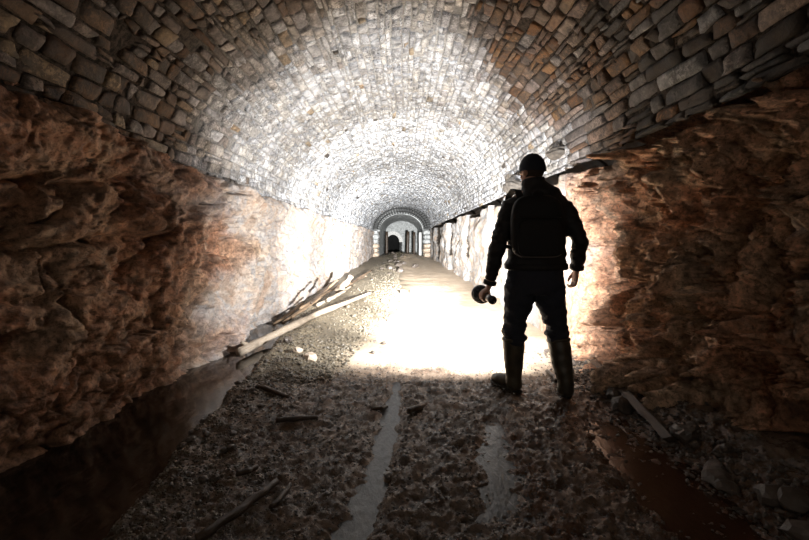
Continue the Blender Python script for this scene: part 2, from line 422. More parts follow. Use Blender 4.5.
# ------------------------------------------------------------------ STRUCTURE 2: rock walls
def ycols(n, lo): return np.concatenate([np.linspace(Y0, lo, 40)[:-1], lo*np.exp(np.linspace(0, math.log(Y1/lo), n))])
def spring_l(y): return np.interp(y, [1.5, 2.0, 2.5, 3.1, 4.0, 6.0], [2.10, 2.00, 1.90, 1.82, 1.75, 1.74])+.05*pn(y*.5, 1.1, 0, 61)+.03*pn(y*2.1, 2.1, 0, 62)
def spring_r(y): return 2.03+.02*pn(y*.8, 1.7, 0, 63)
def groove(D, y, z, pts, w, dep):
    for (a0, b0), (a1, b1) in zip(pts[:-1], pts[1:]):
        ex, ez = a1-a0, b1-b0; L = ex*ex+ez*ez+1e-9
        t = np.clip(((y-a0)*ex+(z-b0)*ez)/L, 0, 1)
        d = np.hypot(y-a0-t*ex, z-b0-t*ez); D = D-dep*np.exp(-(d/w)**2)
    return D
# --- left
def wl_base(y): return np.interp(y, [-3, 1.2, 1.9, 2.4, 3.2, 4.3, 6, 9, 28], [2.2, 2.18, 2.12, 2.0, 1.93, 1.86, 1.88, 1.9, 1.92])
ys = ycols(560, 1.3); nr = 235
T = np.linspace(0, 1.1, nr); Tg, Yg = np.meshgrid(T, ys, indexing='ij')
sp = spring_l(Yg); Z = -.35+(sp+.35)*np.minimum(Tg, 1.0); fold = np.maximum(Tg-1.0, 0)/.1
nearf = 1-.55*sst(4, 8, Yg)
wx, wz = .35*fbm(Yg*1.1, Z*1.1, 4.0, 3, 71), .3*fbm(Yg*1.1, Z*1.1, 9.0, 3, 72)
f1, f2, cid = worley((Yg+wx)*1.25, (Z+wz)*1.7+.4*Yg, 5)
g1, g2, gid = worley((Yg+wx)*3.4, (Z+wz)*4.1, 6)
D = .16*fbm(Yg*.8, Z*1.0, .3, 3, 41)+nearf*(.10*(cid-.5)-.10*np.exp(-((f2-f1)/.045)**2)*sst(.3, .7, pn(Yg*1.1, Z*1.1, 2, 8)+.5)
     + .035*(gid-.5)-.022*np.exp(-((g2-g1)/.05)**2)*sst(.35, .65, pn(Yg*1.6, Z*1.6, 5, 9)+.5)
     + .05*fbm(Yg*3.1+wx, Z*3.6+wz, 1.3, 4, 42)+.014*fbm(Yg*21, Z*21, .7, 3, 44))
wq = .08*fbm(Yg*5, Z*5, 3.1, 3, 49)
for sc, am in ((2.6, .085), (6.0, .045), (13.0, .022), (27.0, .010)):
    h0, fb = facets((Yg+wq)*sc*.8+.3*Z, (Z+wq)*sc-.35*Yg, int(sc*10)); D = D+nearf*am*(h0-.35*np.exp(-(fb/.06)**2)*sst(.4, .6, pn(Yg*1.7, Z*1.7, sc, 7)+.5))
kb = on_left(152, 214); D = D+.13*np.exp(-(((Yg-kb[0])/.26)**2+((Z-kb[1])/.16)**2)**2)          # the rounded knob
for pts, w, dep in (([(0, 243), (55, 246), (110, 238), (165, 238)], .035, .10), ([(172, 196), (168, 225), (160, 240), (130, 290)], .025, .10),
                    ([(178, 160), (205, 163), (224, 168)], .018, .16), ([(212, 191), (234, 194)], .018, .12),
                    ([(245, 283), (249, 306), (250, 332)], .03, .10), ([(150, 320), (124, 368)], .02, .10), ([(40, 340), (0, 402)], .04, .14),
                    ([(82, 270), (92, 300), (100, 345)], .03, .09), ([(30, 300), (85, 305)], .03, .07), ([(213, 248), (217, 262)], .03, .10),
                    ([(155, 340), (156, 360)], .02, .07), ([(225, 335), (228, 352)], .03, .08), ([(120, 180), (150, 178), (176, 192)], .02, .06)):
    D = groove(D, Yg, Z, [on_left(*p) for p in pts], w, dep)
D = D+.10*np.exp(-((Z-(sp-.12))/.12)**2)*sst(1.5, 2.6, Yg)*(.6+fbm(Yg*1.4, 3.3, 0, 3, 45))        # rock shelf under the vault
D = D-.05*np.exp(-((Z+.02)/.06)**2)                                                                   # undercut at the water line
X = -wl_base(Yg)+D+(wl_base(Yg)-1.86)*sst(1.15, 1.7, Z)*sst(3.6, 2.6, Yg); fa, fb_ = np.clip(fold*2, 0, 1), np.clip(fold*2-1, 0, 1); X = (X*(1-fa)-2.75*fa)*(1-fb_)-1.75*fb_; Z = (Z+.2*fa)*(1-fb_)+2.68*fb_
Zd = Z+nearf*.03*fbm(Yg*3, Z*3, 6.1, 3, 46)*(1-fold)
Yd = Yg+nearf*.04*fbm(Yg*3, Z*3, 8.1, 3, 47)
m = mesh_from('wall_left', np.stack([X, Yd, Zd], -1), gridfaces(*X.shape))
pale = sst(-.45, .8, Yg-3.9+.9*fbm(Yg*1.1, Z*1.4, .9, 4, 48)+.45*sst(.9, 1.7, Z)-.9*np.exp(-((Z-1.05)/.2)**2))
fattr(m, 'pale', pale*.85)
wall_left = tag(obj('wall_left', m, M['rock']), 'reddish brown hewn rock wall on the left, pale and smooth further in', 'rock wall', kind='structure')
# --- right
def wr_base(y): return np.interp(y, [-3, 1.2, 2, 3.2, 4.2, 6, 28], [2.02, 2.02, 2.0, 1.95, 1.83, 1.82, 1.86])
nr = 250; T = np.linspace(0, 1.1, nr); ys = ycols(600, 1.2); Tg, Yg = np.meshgrid(T, ys, indexing='ij')
sp = spring_r(Yg); Z = -.35+(sp+.35)*np.minimum(Tg, 1.0); fold = np.maximum(Tg-1.0, 0)/.1
rug = 1-sst(3.4, 4.6, Yg+.4*pn(Yg, Z*1.3, 1, 3))
wx, wz = .35*fbm(Yg*1.4, Z*1.4, 4.0, 4, 81), .35*fbm(Yg*1.4, Z*1.4, 9.0, 4, 82)
f1, f2, cid = worley((Yg+wx)*1.9, (Z+wz)*2.3-.8*Yg, 15)
g1, g2, gid = worley((Yg+wx)*4.5, (Z+wz)*5.2-.9*Yg, 16)
D = .14*fbm(Yg*.9, Z*1.2, .3, 3, 51)+rug*(.24*(ridged(Yg*1.5+wx, Z*1.9+wz, 2.3, 3, 53)-.55)+.06*fbm(Yg*4, Z*4, 1.3, 3, 52)+.03*fbm(Yg*17, Z*17, .7, 4, 55))
wq = .10*fbm(Yg*5, Z*5, 3.1, 3, 50)
for sc, am in ((1.7, .24), (4.0, .16), (9.5, .07), (19.0, .045), (36.0, .02)):
    h0, fb = facets((Yg+wq)*sc+.5*Z*sc, (Z+wq)*sc*.8-.5*Yg*sc, int(sc*10)); D = D+rug*am*(h0-.4*np.exp(-(fb/.07)**2))
D = D+(1-rug)*(.03*fbm(Yg*2.4, Z*2.8, 1.7, 4, 56)+.006*fbm(Yg*18, Z*18, .7, 3, 57))
# slabs behind the man: upright cracks, uneven tops and a deep gap under the vault
cr = [4.35, 5.6, 6.9, 8.3, 9.6, 11.4, 13.4, 15.6, 18.0, 21.2, 24.5]; slab = np.searchsorted(cr, Yg+.25*pn(Yg*.2, Z*1.2, .4, 58))
off = np.array([.02, -.02, .03, -.01, .04, -.03, .05, -.04, .03, -.05, .02, 0.]); top = np.array([1.90, 1.82, 1.90, 1.78, 1.88, 1.74, 1.88, 1.76, 1.84, 1.78, 1.84, 1.9])
D = D+(1-rug)*off[slab]; crack_shade = 0*D
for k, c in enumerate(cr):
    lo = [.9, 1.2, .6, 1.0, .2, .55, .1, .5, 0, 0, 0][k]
    d = np.abs(Yg-c-.22*pn(Z*1.6, c, 0, 59)-.1*pn(Z*6, c, 0, 60)); k_ = (1-rug)*np.exp(-(d/(.0013*c**2+.012))**2)*sst(lo-.15, lo+.25, Z); D = D-.25*k_; crack_shade = np.maximum(crack_shade, k_)  # one mask carves the crack and paints its shade dark
tz = top[slab]+.035*fbm(Yg*2.5, 4.4, 0, 3, 64)-.03*rug
gapd = sst(tz-.015, tz+.015, Z)*(.2+.8*sst(3.6, 4.5, Yg))*sst(26.5, 25, Yg)
D = D-gapd*.95
D = D+.07*rug*np.exp(-((Z-(sp-.22))/.15)**2)-.30*rug*np.exp(-((Z-(sp-.05))/.06)**2)*sst(.35, .6, pn(Yg*1.3, 3, 0, 66)+.55)
D = groove(D, Yg, Z, [on_right(592, 280, 1.75), on_right(602, 305, 1.75), on_right(613, 327, 1.75)], .02, .10)
D = D+.20*rug*sst(.42, .0, Z)*(.6+fbm(Yg*2, Z*2, 3, 3, 67))                                           # foot of loose rock
X = wr_base(Yg)-D; fa, fb_ = np.clip(fold*2, 0, 1), np.clip(fold*2-1, 0, 1); X = (X*(1-fa)+2.8*fa)*(1-fb_)+1.68*fb_; Z = (Z+.2*fa)*(1-fb_)+2.86*fb_
Zd = Z+rug*.09*fbm(Yg*2.6, Z*2.6, 6.1, 4, 68)*(1-fold)*sst(0, .08, 1-Tg); Yd = Yg+rug*.10*fbm(Yg*2.6, Z*2.6, 8.1, 4, 69)
m = mesh_from('wall_right', np.stack([X, Yd, Zd], -1), gridfaces(*X.shape))
pale = sst(-.35, .9, Yg-4.3+.7*fbm(Yg*1.3, Z*1.5, .9, 4, 70)+.35*sst(.9, 1.9, Z)); fattr(m, 'pale', pale); fattr(m, 'crack_shade', crack_shade)
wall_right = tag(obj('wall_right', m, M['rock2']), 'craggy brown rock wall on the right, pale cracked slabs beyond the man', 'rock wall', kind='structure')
def rough_block(c, h, seed, mat, parent, name='stone', rot=0.):
    n = 5; P = MB()
    a = np.linspace(-1, 1, n)
    def fn(Q):
        L = np.abs(Q).max(-1, keepdims=True); B = Q/np.maximum(L, 1e-6)*.5+Q*.5
        B = B*np.asarray(h)
        return B*(1+.16*fbm(Q[..., 0]*1.7+seed, Q[..., 1]*1.7, Q[..., 2]*1.7, 3, 91)[..., None])
    P.ball((0, 0, 0), (1, 1, 1), 14, 9, fn)
    o = obj(name, P.mesh(name, False), mat, parent, c); o.rotation_euler = (0, 0, rot); return o
bp = at(512, 187, 6.4); rough_block((bp[0]+.03, bp[1], bp[2]), (.16, .24, .085), 3.1, M['darkblock'], wall_right)
bp = at(556, 153, 4.75); rough_block((bp[0]+.04, bp[1], bp[2]), (.13, .2, .06), 5.7, M['darkblock'], wall_right)

# ------------------------------------------------------------------ STRUCTURE 3: floor
def chan_edge(y): return np.interp(y, [-3, 1.5, 2, 3, 4, 5, 6.5, 8, 28], [-1.15, -1.17, -1.23, -1.32, -1.36, -1.5, -1.72, -1.95, -2.0])+.05*pn(y*2.2, .4, 0, 101)+.03*pn(y*7, .4, 0, 102)
def rut1(y): return np.interp(y, [1.2, 1.59, 2, 2.4, 3, 3.4], [-.25, -.187, -.135, -.09, -.05, -.03])
def rut2(y): return np.interp(y, [1.2, 1.77, 2.42, 2.8], [.36, .44, .56, .62])
def floor_h(x, y, detail=True):
    mud = 1-sst(3.0, 4.2, y+.5*pn(x*1.3, y*1.3, .2, 103)); e = chan_edge(y)
    h = .022*fbm(x*1.2, y*1.0, .3, 3, 104)
    if detail:
        wxx = .12*fbm(x*5, y*5, 1, 3, 105)
        h = h+mud*(.020*(ridged(x*6+wxx*4, y*6, .4, 4, 106)-.5)+.015*fbm(x*13+wxx*6, y*11, .9, 4, 107)+.020*(ridged(x*20+wxx*9, y*18, 1.4, 3, 108)-.5)+.009*fbm(x*45, y*40, 2.4, 2, 118))
        h = h+(1-mud)*(.006*fbm(x*7, y*5, .4, 4, 109)+.003*fbm(x*30, y*30, .4, 2, 110))
    bank = np.exp(-((x-e-.26)/.22)**2); h = h+.045*bank*(.7+fbm(x*3, y*2, 0, 3, 111))*sst(9, 6, y)
    h = h-.22*sst(.06, -.16, x-e)
    w1 = np.interp(y, [1.3, 1.6, 2, 3, 3.4], [.10, .095, .075, .05, .03])+.015*pn(y*6, .2, 0, 112)
    h = h-.048*np.exp(-((x-rut1(y)-.01*pn(y*4, x*4, 0, 117))/w1)**2)*sst(3.5, 3.1, y)
    h = h+.012*np.exp(-((np.abs(x-rut1(y))-w1*1.7)/.06)**2)*sst(3.5, 2.9, y)
    h = h-.036*np.exp(-((x-rut2(y))/(.085+.03*pn(y*5, .7, 0, 113)))**2)*sst(2.75, 2.4, y)*sst(1.5, 1.85, y)
    h = h-.055*np.exp(-((x-1.33+.06*pn(y*2, 0, 0, 114))/.27)**4)*sst(3.1, 2.4, y)
    h = h+.09*sst(1.55, 1.9, x)*sst(4.5, 3, y)
    h = h-.03*np.exp(-((x+.95+.12*pn(y*1.7, 5, 0, 115))/.07)**2)*sst(3.3, 2.9, y)*sst(1.5, 2.0, y)
    h = h+(.30*np.exp(-((x+.15)/1.1)**2-((y-26)/4.5)**2)+.12*np.exp(-((x+.5)/.6)**2-((y-17)/2.2)**2))*(1+.5*fbm(x*2, y*1.5, 0, 3, 116))
    return h
nx = 430; xs = np.linspace(-2.75, 2.6, nx); ys = np.concatenate([np.linspace(Y0, 1.15, 36)[:-1], 1.15*np.exp(np.linspace(0, math.log(48/1.15), 640))])
Yg, Xg = np.meshgrid(ys, xs, indexing='ij')
m = mesh_from('floor', np.stack([Xg, Yg, floor_h(Xg, Yg)], -1), gridfaces(*Xg.shape))
nz = .5*fbm(Xg*1.5, Yg*1.2, 2.2, 4, 121)
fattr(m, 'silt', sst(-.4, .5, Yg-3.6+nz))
grit_edge = np.interp(Yg, [0, 3, 4, 5, 7, 9, 12, 20, 28], [-.75, -.62, -.45, -.28, .0, .15, .1, -.2, .4])
fattr(m, 'grit', sst(.12, -.2, Xg-grit_edge+.5*nz)*sst(2.6, 3.6, Yg)*.85+.9*sst(.6, 1., np.exp(-((Xg+.3)/1.0)**2-((Yg-25)/5.)**2)+.5*nz)*(Yg > 12))
fattr(m, 'red', np.clip(np.exp(-((Xg-1.3)/.35)**2)*sst(3.4, 2.6, Yg)+.8*np.exp(-((Xg-.62)/.12)**2)*sst(2.7, 2.4, Yg), 0, 1)*.8)
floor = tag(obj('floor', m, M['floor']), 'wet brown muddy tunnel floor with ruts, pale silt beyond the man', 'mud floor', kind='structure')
def sheet(name, xl, xr, y0, y1, z, mat, label, n=40):
    y = np.linspace(y0, y1, n); V = np.concatenate([np.stack([np.array([xl(a), a, 0]), np.array([xr(a), a, 0])]) for a in y]); V[:, 2] = 0
    Fc = [(2*k, 2*k+1, 2*k+3, 2*k+2) for k in range(n-1)]; c = np.array([V[:, 0].mean(), (y0+y1)/2, 0])
    o = obj(name, mesh_from(name, V-c, Fc), mat, None, (c[0], c[1], z)); return tag(o, label, name.replace('_', ' '))
tag(sheet('water_channel', lambda y: -2.35, lambda y: chan_edge(y)+.1, -2.5, 9.5, -.075, M['water'], 'still dark water in the channel along the left rock wall'), cat='water')
tag(sheet('puddle', lambda y: rut1(y)-.16, lambda y: rut1(y)+.16, 1.15, 3.3, -.018, M['puddle'], 'long grey puddle in the wheel rut at the middle of the mud'), cat='puddle')
tag(sheet('puddle', lambda y: rut2(y)-.12, lambda y: rut2(y)+.13, 1.2, 2.62, -.019, M['puddle'], 'short grey puddle in the rut below the left boot of the man'), cat='puddle')
tag(sheet('puddle', lambda y: 1.0, lambda y: 1.55, 1.0, 2.9, -.043, M['red_water'], 'reddish brown shallow puddle along the foot of the right wall'), cat='puddle')

# ------------------------------------------------------------------ STRUCTURE 4: far portal, narrower bore, bulkhead
def ring(name, y0, y1, cx, ri, ro, zs, h_i, h_o, mat, parent, n=22, part='voussoir', seed=1, zfloor=None):
    r = np.random.default_rng(seed); mb = MB(); g = .012
    for k in range(n):
        a0, a1 = math.pi*k/n+g, math.pi*(k+1)/n-g; dy = r.uniform(-.05, .05); V = []
        for y in (y0+dy, y1):
            for a in (a0, a1):
                for rr, hh in ((ri, h_i), (ro, h_o)): V.append([cx+rr*math.cos(a), y, zs+hh*math.sin(a)])
        mb.add(V, [(0, 1, 3, 2), (4, 6, 7, 5), (0, 4, 5, 1), (2, 3, 7, 6), (0, 2, 6, 4), (1, 5, 7, 3)])
    return tag(obj(name, mb.mesh(name, False), mat, parent), kind='stuff')
M['greyvault'] = m_plain('grey_lining', (.42, .44, .44), .85, 7, .7, .4)
portal = tag(empty('trim_1', (0, 27.0, 0)), 'dark sooty stepped brick arch ring far down the tunnel', 'arch ring', kind='structure')
portal.location = (0, 0, 0)
ring('outer_ring_bricks', 26.3, 27.92, -.1, 1.78, 2.15, 1.85, 1.42, 1.7, M['ring'], portal, 30, seed=2)
ring('middle_ring_bricks', 26.9, 27.93, -.06, 1.62, 1.84, 1.85, 1.25, 1.46, M['ring'], portal, 28, seed=3)
ring('inner_ring_bricks', 27.6, 27.95, -.02, 1.5, 1.72, 1.85, 1.14, 1.34, M['ring'], portal, 26, seed=4)
for k, (x, w) in enumerate(((-1.86, .30), (1.72, .30))):
    for j in range(6):
        rough_block((x+.03*(-1)**j, 27.0, .15+.3*j), (w*1.05, .35, .155), 7.7*k+j, M['greyvault'] if j > 2 else M['palestone'], portal, 'pier_stone')
def bore(name, y0, y1, cx0, cx1, r, zs, h, mat, label):
    yv = np.linspace(y0, y1, 130); th = np.linspace(0, math.pi, 90); P = []
    for y in yv:
        cx = cx0+(cx1-cx0)*((y-y0)/(y1-y0))**1.5
        arc = [(cx+r*math.cos(a), y, zs+h*math.sin(a)) for a in th]
        P.append([(cx+r+.04, y, -.3), (cx+r+.02, y, .6)]+arc+[(cx-r-.02, y, .6), (cx-r-.04, y, -.3)])
    P = np.array(P); n = .05*fbm(P[..., 0]*3, P[..., 1]*2, P[..., 2]*3, 4, 131)+.05*(ridged(P[..., 0]*5, P[..., 1]*4, P[..., 2]*5, 3, 132)-.5); P[..., 0] += n; P[..., 2] += n
    m = mesh_from(name, P, gridfaces(*P.shape[:2])); return tag(obj(name, m, mat), label, 'tunnel lining', kind='structure')
bore('wall_far', 27.85, 38.0, -.03, -.03, 1.52, 1.85, 1.10, M['greyvault'], 'grey lined narrower bore seen through the far arch ring')
# bulkhead with a small white arch on its left
bk = tag(empty('wall_back'), 'grey bulkhead wall with a small whitewashed archway at the tunnel end', 'wall', kind='structure')
mb = MB(); acx, ar, az, ah = -.85, .62, .95, .72
th = np.linspace(0, math.pi, 25); inn = [(acx+ar*math.cos(a), az+ah*math.sin(a)) for a in th]
inn = [(acx+ar, -.3)]+inn+[(acx-ar, -.3)]
out = []
for (x, z) in inn:
    t = (x-acx)/ar; out.append((-.05+2.2*t if z > 0 else (2.2 if t > 0 else -2.3), 3.4 if z > .96 else z))
V = [(x, 37.9, z) for x, z in inn]+[(x, 37.9, z) for x, z in out]+[(x, 38.5, z) for x, z in inn]; n = len(inn)
mb.add(V, [(k, k+1, n+k+1, n+k) for k in range(n-1)]+[(k, 2*n+k, 2*n+k+1, k+1) for k in range(n-1)])
obj('bulkhead', mb.mesh('bulkhead', False), M['greyvault'], bk)
ring('archway_stones', 37.6, 38.2, acx, ar-.02, ar+.3, az, ah-.02, ah+.3, M['limewash'], bk, 15, seed=8)
for x in (acx-ar-.1, acx+ar+.1):
    for j in range(4): rough_block((x, 37.85, .12+.25*j), (.13, .18, .13), 3*j+x, M['limewash'] if x < acx else M['ring'], bk, 'jamb_stone')
b2 = bore('wall_end', 38.4, 47.5, acx, acx-1.5, ar+.1, az, ah, M['ring'], 'dark narrow passage behind the whitewashed archway')
def post(x, y, h, r, mat, label, lean=0.0):
    mb = MB(); z = np.linspace(-.15, h, 6); p = [(lean*q, .03*math.sin(q*3), q) for q in z]
    mb.tube(p, [r*(1+.08*math.sin(k*2.1)) for k in range(6)], 8)
    o = obj('timber_post', mb.mesh('timber_post'), mat, None, (x, y, float(floor_h(np.array(x), np.array(y), False)))); return tag(o, label, 'post', 'props under the far arch')
post(-1.16, 30.5, 1.75, .10, M['darkwood'], 'dark timber prop left of the small archway, far end')
post(.42, 31.0, 1.75, .12, M['darkwood'], 'dark timber prop in the middle under the far arch', .03)
post(.92, 30.2, 1.7, .10, M['darkwood'], 'slim dark timber prop right of the middle one, far end')
post(1.35, 29.6, 1.7, .11, M['limewash'], 'whitewashed prop at the right under the far arch')
tag(obj('back_fill', mesh_from('back_fill', [(-4, 47.6, -.5), (2, 47.6, -.5), (2, 47.6, 3), (-4, 47.6, 3)], [(0, 1, 2, 3)]), M['ring']), 'dark rock face closing the far passage', 'rock face', kind='structure').name = 'wall_end_rock'
# skirt between the main bore and the narrower one
mb = MB(); y = 27.9
for a0, a1 in zip(np.linspace(0, math.pi, 31)[:-1], np.linspace(0, math.pi, 31)[1:]):
    V = [(-.05+r*math.cos(a), y, 1.75+h*math.sin(a)) for a in (a0, a1) for r, h in ((1.5, 1.2), (2.6, 2.2))]; mb.add(V, [(0, 1, 3, 2)])
for sx in (-1, 1): mb.add([(-.05+sx*1.6, y, -.4), (-.05+sx*2.7, y, -.4), (-.05+sx*2.7, y, 1.75), (-.05+sx*1.6, y, 1.75)], [(0, 1, 2, 3)])
obj('portal_face', mb.mesh('portal_face', False), M['greyvault'], portal)
# ------------------------------------------------------------------ OBJECTS: person
DP = 2.97
def A(px, py, D=DP): return at(px, py, D)
def hand_right(mb, w):
    w = np.asarray(w, float)
    mb.tube([w+(0, 0, .03), w, w+(-.004, .006, -.04), w+(-.008, .01, -.088)], [(.021, .028), (.019, .030), (.017, .041), (.015, .040)], 12)
    for k, (dy, L) in enumerate(((-.030, .82), (-.010, .95), (.012, 1.0), (.033, .93))):
        b = w+(-.008, .01+dy, -.082)
        mb.tube([b, b+np.array([-.004, .002, -.024])*L, b+np.array([-.014, .004, -.046])*L, b+np.array([-.034, .005, -.052])*L, b+np.array([-.046, .004, -.034])*L],
                [.0098, .0098, .0092, .0085, .0068], 8, ref=(0, 1, 0))
    b = w+(-.008, .036, -.03)
    mb.tube([b, b+(-.008, .02, -.02), b+(-.022, .026, -.045), b+(-.032, .022, -.066)], [.014, .0115, .0105, .008], 8, ref=(0, 1, 0))
TA = np.array([-.09, .99, .01]); TA /= np.linalg.norm(TA)                 # where the torch points
TG = A(486, 296.8, 2.96)                                                # grip point on its axis
TR = np.cross(TA, (0, 0, 1)); TR /= np.linalg.norm(TR); TU = np.cross(TR, TA); TL = -TR
LW = TG+TU*.088+TR*.022-TA*.01                                            # left wrist
def hand_left(mb):
    g = TG
    mb.tube([LW+TU*.03+TR*.005, LW, g+TU*.056+TR*.012, g+TU*.043+TL*.012, g+TU*.030+TL*.030], [(.027, .021), (.029, .019), (.040, .017), (.041, .015), (.038, .013)], 12, ref=TA)
    for k, (da, L) in enumerate(((-.033, .86), (-.011, .97), (.011, 1.0), (.033, .95))):
        b = g+TA*da
        mb.tube([b+TU*.030+TL*.028, b+TU*.012+TL*.038, b-TU*.012*L+TL*.036, b-TU*.031*L+TL*.018, b-TU*.034*L-TL*.006*L], [.0098, .0098, .0093, .0086, .007], 8, ref=TA)
    b = g+TA*.034
    mb.tube([b+TU*.05+TR*.012, b+TU*.038+TR*.03+TA*.01, b+TU*.012+TR*.036+TA*.014, b-TU*.012+TR*.034+TA*.014], [.014, .0115, .0105, .008], 8, ref=TA)
RW = A(576.5, 269.5, 2.99)
SHL, ELL = A(510, 206, 2.95), A(499.5, 240, 2.91)
SHR, ELR = A(564, 206, 2.95), A(580, 240.5, 2.92)
HIPL, HIPR = A(520, 287), A(549, 287)
KNL, KNR = A(513.5, 331, 3.0), A(557, 331, 2.97)
def gp(px, py, z): return ground(px, py, z)
FZ = .012                                                                 # the mud surface under the boots
ANL, ANR = np.array([.838, 3.0, .10]), np.array([1.185, 2.90, .10])
HL, TLo = np.array([.875, 2.965, 0]), np.array([.735, 3.20, 0])
HR, TRo = np.array([1.180, 2.865, 0]), np.array([1.265, 3.135, 0])
HC = A(532, 172, 2.98); YAW = math.radians(28)                             # head centre, turned a little to the left
hf = np.array([-math.sin(YAW), math.cos(YAW), 0]); hx = np.array([math.cos(YAW), math.sin(YAW), 0]); hz = np.array([0, 0, 1.])
Hm = np.stack([hx, hf, hz], 1)
def H(x, y, z): return HC+Hm@np.array([x, y, z])
def hball(mb, c, r, seg=18, rings=12): mb.ball(HC*0, r, seg, rings, lambda P: (P+np.asarray(c))@Hm.T+HC)
man = tag(empty('person', ((ANL[0]+ANR[0])/2, 2.95, 0)), 'standing person seen from behind in black jacket, navy trousers, rubber boots and cap', 'person')
def pobj(name, me, mat, par=None):
    off = Vector(man.location); o = obj(name, me, mat, par or man)
    me.transform(__import__('mathutils').Matrix.Translation(-off)) if True else None
    return o
mb = MB()
hball(mb, (0, -.004, .022), (.075, .094, .098)); hball(mb, (0, .02, -.05), (.058, .068, .062)); hball(mb, (0, .055, -.085), (.03, .03, .024), 12, 8)
hball(mb, (0, .097, -.018), (.012, .018, .026), 10, 8); hball(mb, (0, .102, -.03), (.016, .014, .01), 10, 8)          # nose
hball(mb, (0, .088, -.062), (.024, .010, .009), 10, 8); hball(mb, (0, .084, .022), (.05, .014, .011), 12, 8)          # lips, brow
for s in (-1, 1): hball(mb, (s*.077, -.006, -.012), (.010, .021, .033), 12, 10); hball(mb, (s*.081, -.012, -.004), (.007, .014, .018), 8, 6)
mb.tube([H(0, -.012, -.04), A(533, 186, 2.965), A(535, 196, 2.95)], [.058, .060, .075], 16)
mb.tube([A(536, z, 2.95) for z in (190, 197, 207, 225, 245, 262, 280, 292)], [(.10, .06), (.18, .085), (.195, .105), (.18, .11), (.165, .10), (.168, .105), (.18, .115), (.14, .10)], 22)
mb.tube([SHL, (SHL+ELL)/2, ELL, (ELL+LW)/2, LW], [.058, .050, .043, .040, .027], 14); mb.tube([SHR, (SHR+ELR)/2, ELR, (ELR+RW)/2, RW], [.058, .050, .043, .040, .027], 14)
for h, k, a, hh, tt in ((HIPL, KNL, ANL, HL, TLo), (HIPR, KNR, ANR, HR, TRo)):
    mb.tube([h, h*.5+k*.5, k, k*.6+a*.4, a], [.09, .072, .056, .054, .038], 14)
    mb.tube([hh*.92+tt*.08+(0, 0, .055), hh*.6+tt*.4+(0, 0, .06), hh*.3+tt*.7+(0, 0, .05), hh*.08+tt*.92+(0, 0, .045)], [.032, .036, .036, .024], 12)
hand_right(mb, RW); hand_left(mb)
body = pobj('body', fuse(mb, 'body', .0048, 3), M['skin'])
for s in (-1, 1):
    mb = MB(); mb.ball(H(s*.031, .084, .004), .011, 10, 8); pobj('eye', mb.mesh('eye'), M['eye'])
# hair: short, on the back of the head below the cap
P = []
for zz, e in ((.03, .985), (.02, 1.035), (0, 1.04), (-.025, 1.04), (-.045, 1.03), (-.058, .95)):
    row = []
    for a in np.linspace(math.radians(172), math.radians(368), 30):
        q = math.sqrt(max(0, 1-((zz-.022)/.098)**2)); row.append(H(.075*q*e*math.cos(a), -.004+.094*q*e*math.sin(a), zz))
    P.append(row)
P = np.array(P); pobj('hair', mesh_from('hair', P, gridfaces(*P.shape[:2])), M['hair'])
# cap
prof = [(0.02, .128), (.35, .124), (.62, .108), (.84, .080), (.96, .045), (1.0, .012), (1.0, -.002), (.965, -.002), (.95, .03), (.80, .076), (.55, .10), (.02, .118)]
P = np.array([[H(.0865*r*math.cos(a), -.004+.106*r*math.sin(a), .010+z-.012*(1-math.sin(a))*r*.5) for a in np.linspace(0, 2*math.pi, 41)] for r, z in prof])
cap = pobj('cap', mesh_from('cap', P, gridfaces(*P.shape[:2])), M['cap'])
B = []
for off in (0.0, .005):
    for t in np.linspace(0, 1, 6):
        B.append([H(.082*math.sin(a)*(1-.10*t), .052+.05*math.cos(a)+.068*t*math.cos(a)**.6, .020-.028*t*.6-.018*math.sin(a)**2+off) for a in np.linspace(-1.25, 1.25, 17)])
B = np.array(B); Fb = np.concatenate([gridfaces(6, 17), gridfaces(6, 17, 102)]); rim = [(5*17+k, 5*17+k+1, 102+5*17+k+1, 102+5*17+k) for k in range(16)]
pobj('cap_brim', mesh_from('cap_brim', B.reshape(-1, 3), [tuple(f) for f in Fb.tolist()]+rim), M['cap'], cap)
mb = MB(); mb.ball(H(0, -.004, .137), (.007, .007, .004), 10, 6); pobj('cap_button', mb.mesh('cap_button'), M['cap'], cap)
# jacket
def folds(P, N):
    arm = sst(.20, .27, np.abs(P[:, 0]-.99))
    return (.008+.002*arm)*fbm(P[:, 0]*9, P[:, 1]*9, P[:, 2]*20, 3, 141)*1.3+.004*(ridged(P[:, 0]*6+P[:, 2]*9, P[:, 1]*8, P[:, 2]*14, 3, 142)-.5)
mb = MB()
rows = ((268, 536, .222, .150), (262, 536.3, .218, .148), (255, 536.5, .211, .143), (246, 537, .208, .138), (228, 537, .215, .138), (214, 537, .226, .138), (204, 537, .226, .130), (198, 537, .208, .115), (193, 536.5, .165, .098), (188, 535, .115, .085), (184, 534, .086, .078), (178.5, 533, .080, .080))
mb.tube([A(cx, py, 2.95) for py, cx, w, d in rows], [(w, d) for py, cx, w, d in rows], 32)
mb.tube([SHL+(.06, 0, .0), SHL+(0, 0, -.02), SHL*.6+ELL*.4, ELL, ELL*.55+LW*.45, ELL*.08+LW*.92+TU*.008], [.068, .072, .065, .059, .054, .042], 18)
mb.tube([SHR+(-.06, 0, .0), SHR+(0, 0, -.02), SHR*.6+ELR*.4, ELR, ELR*.5+RW*.5, ELR*.04+RW*.96], [.068, .073, .067, .060, .054, .044], 18)
jacket = pobj('jacket', fuse(mb, 'jacket', .010, 5, folds), M['jacket'])
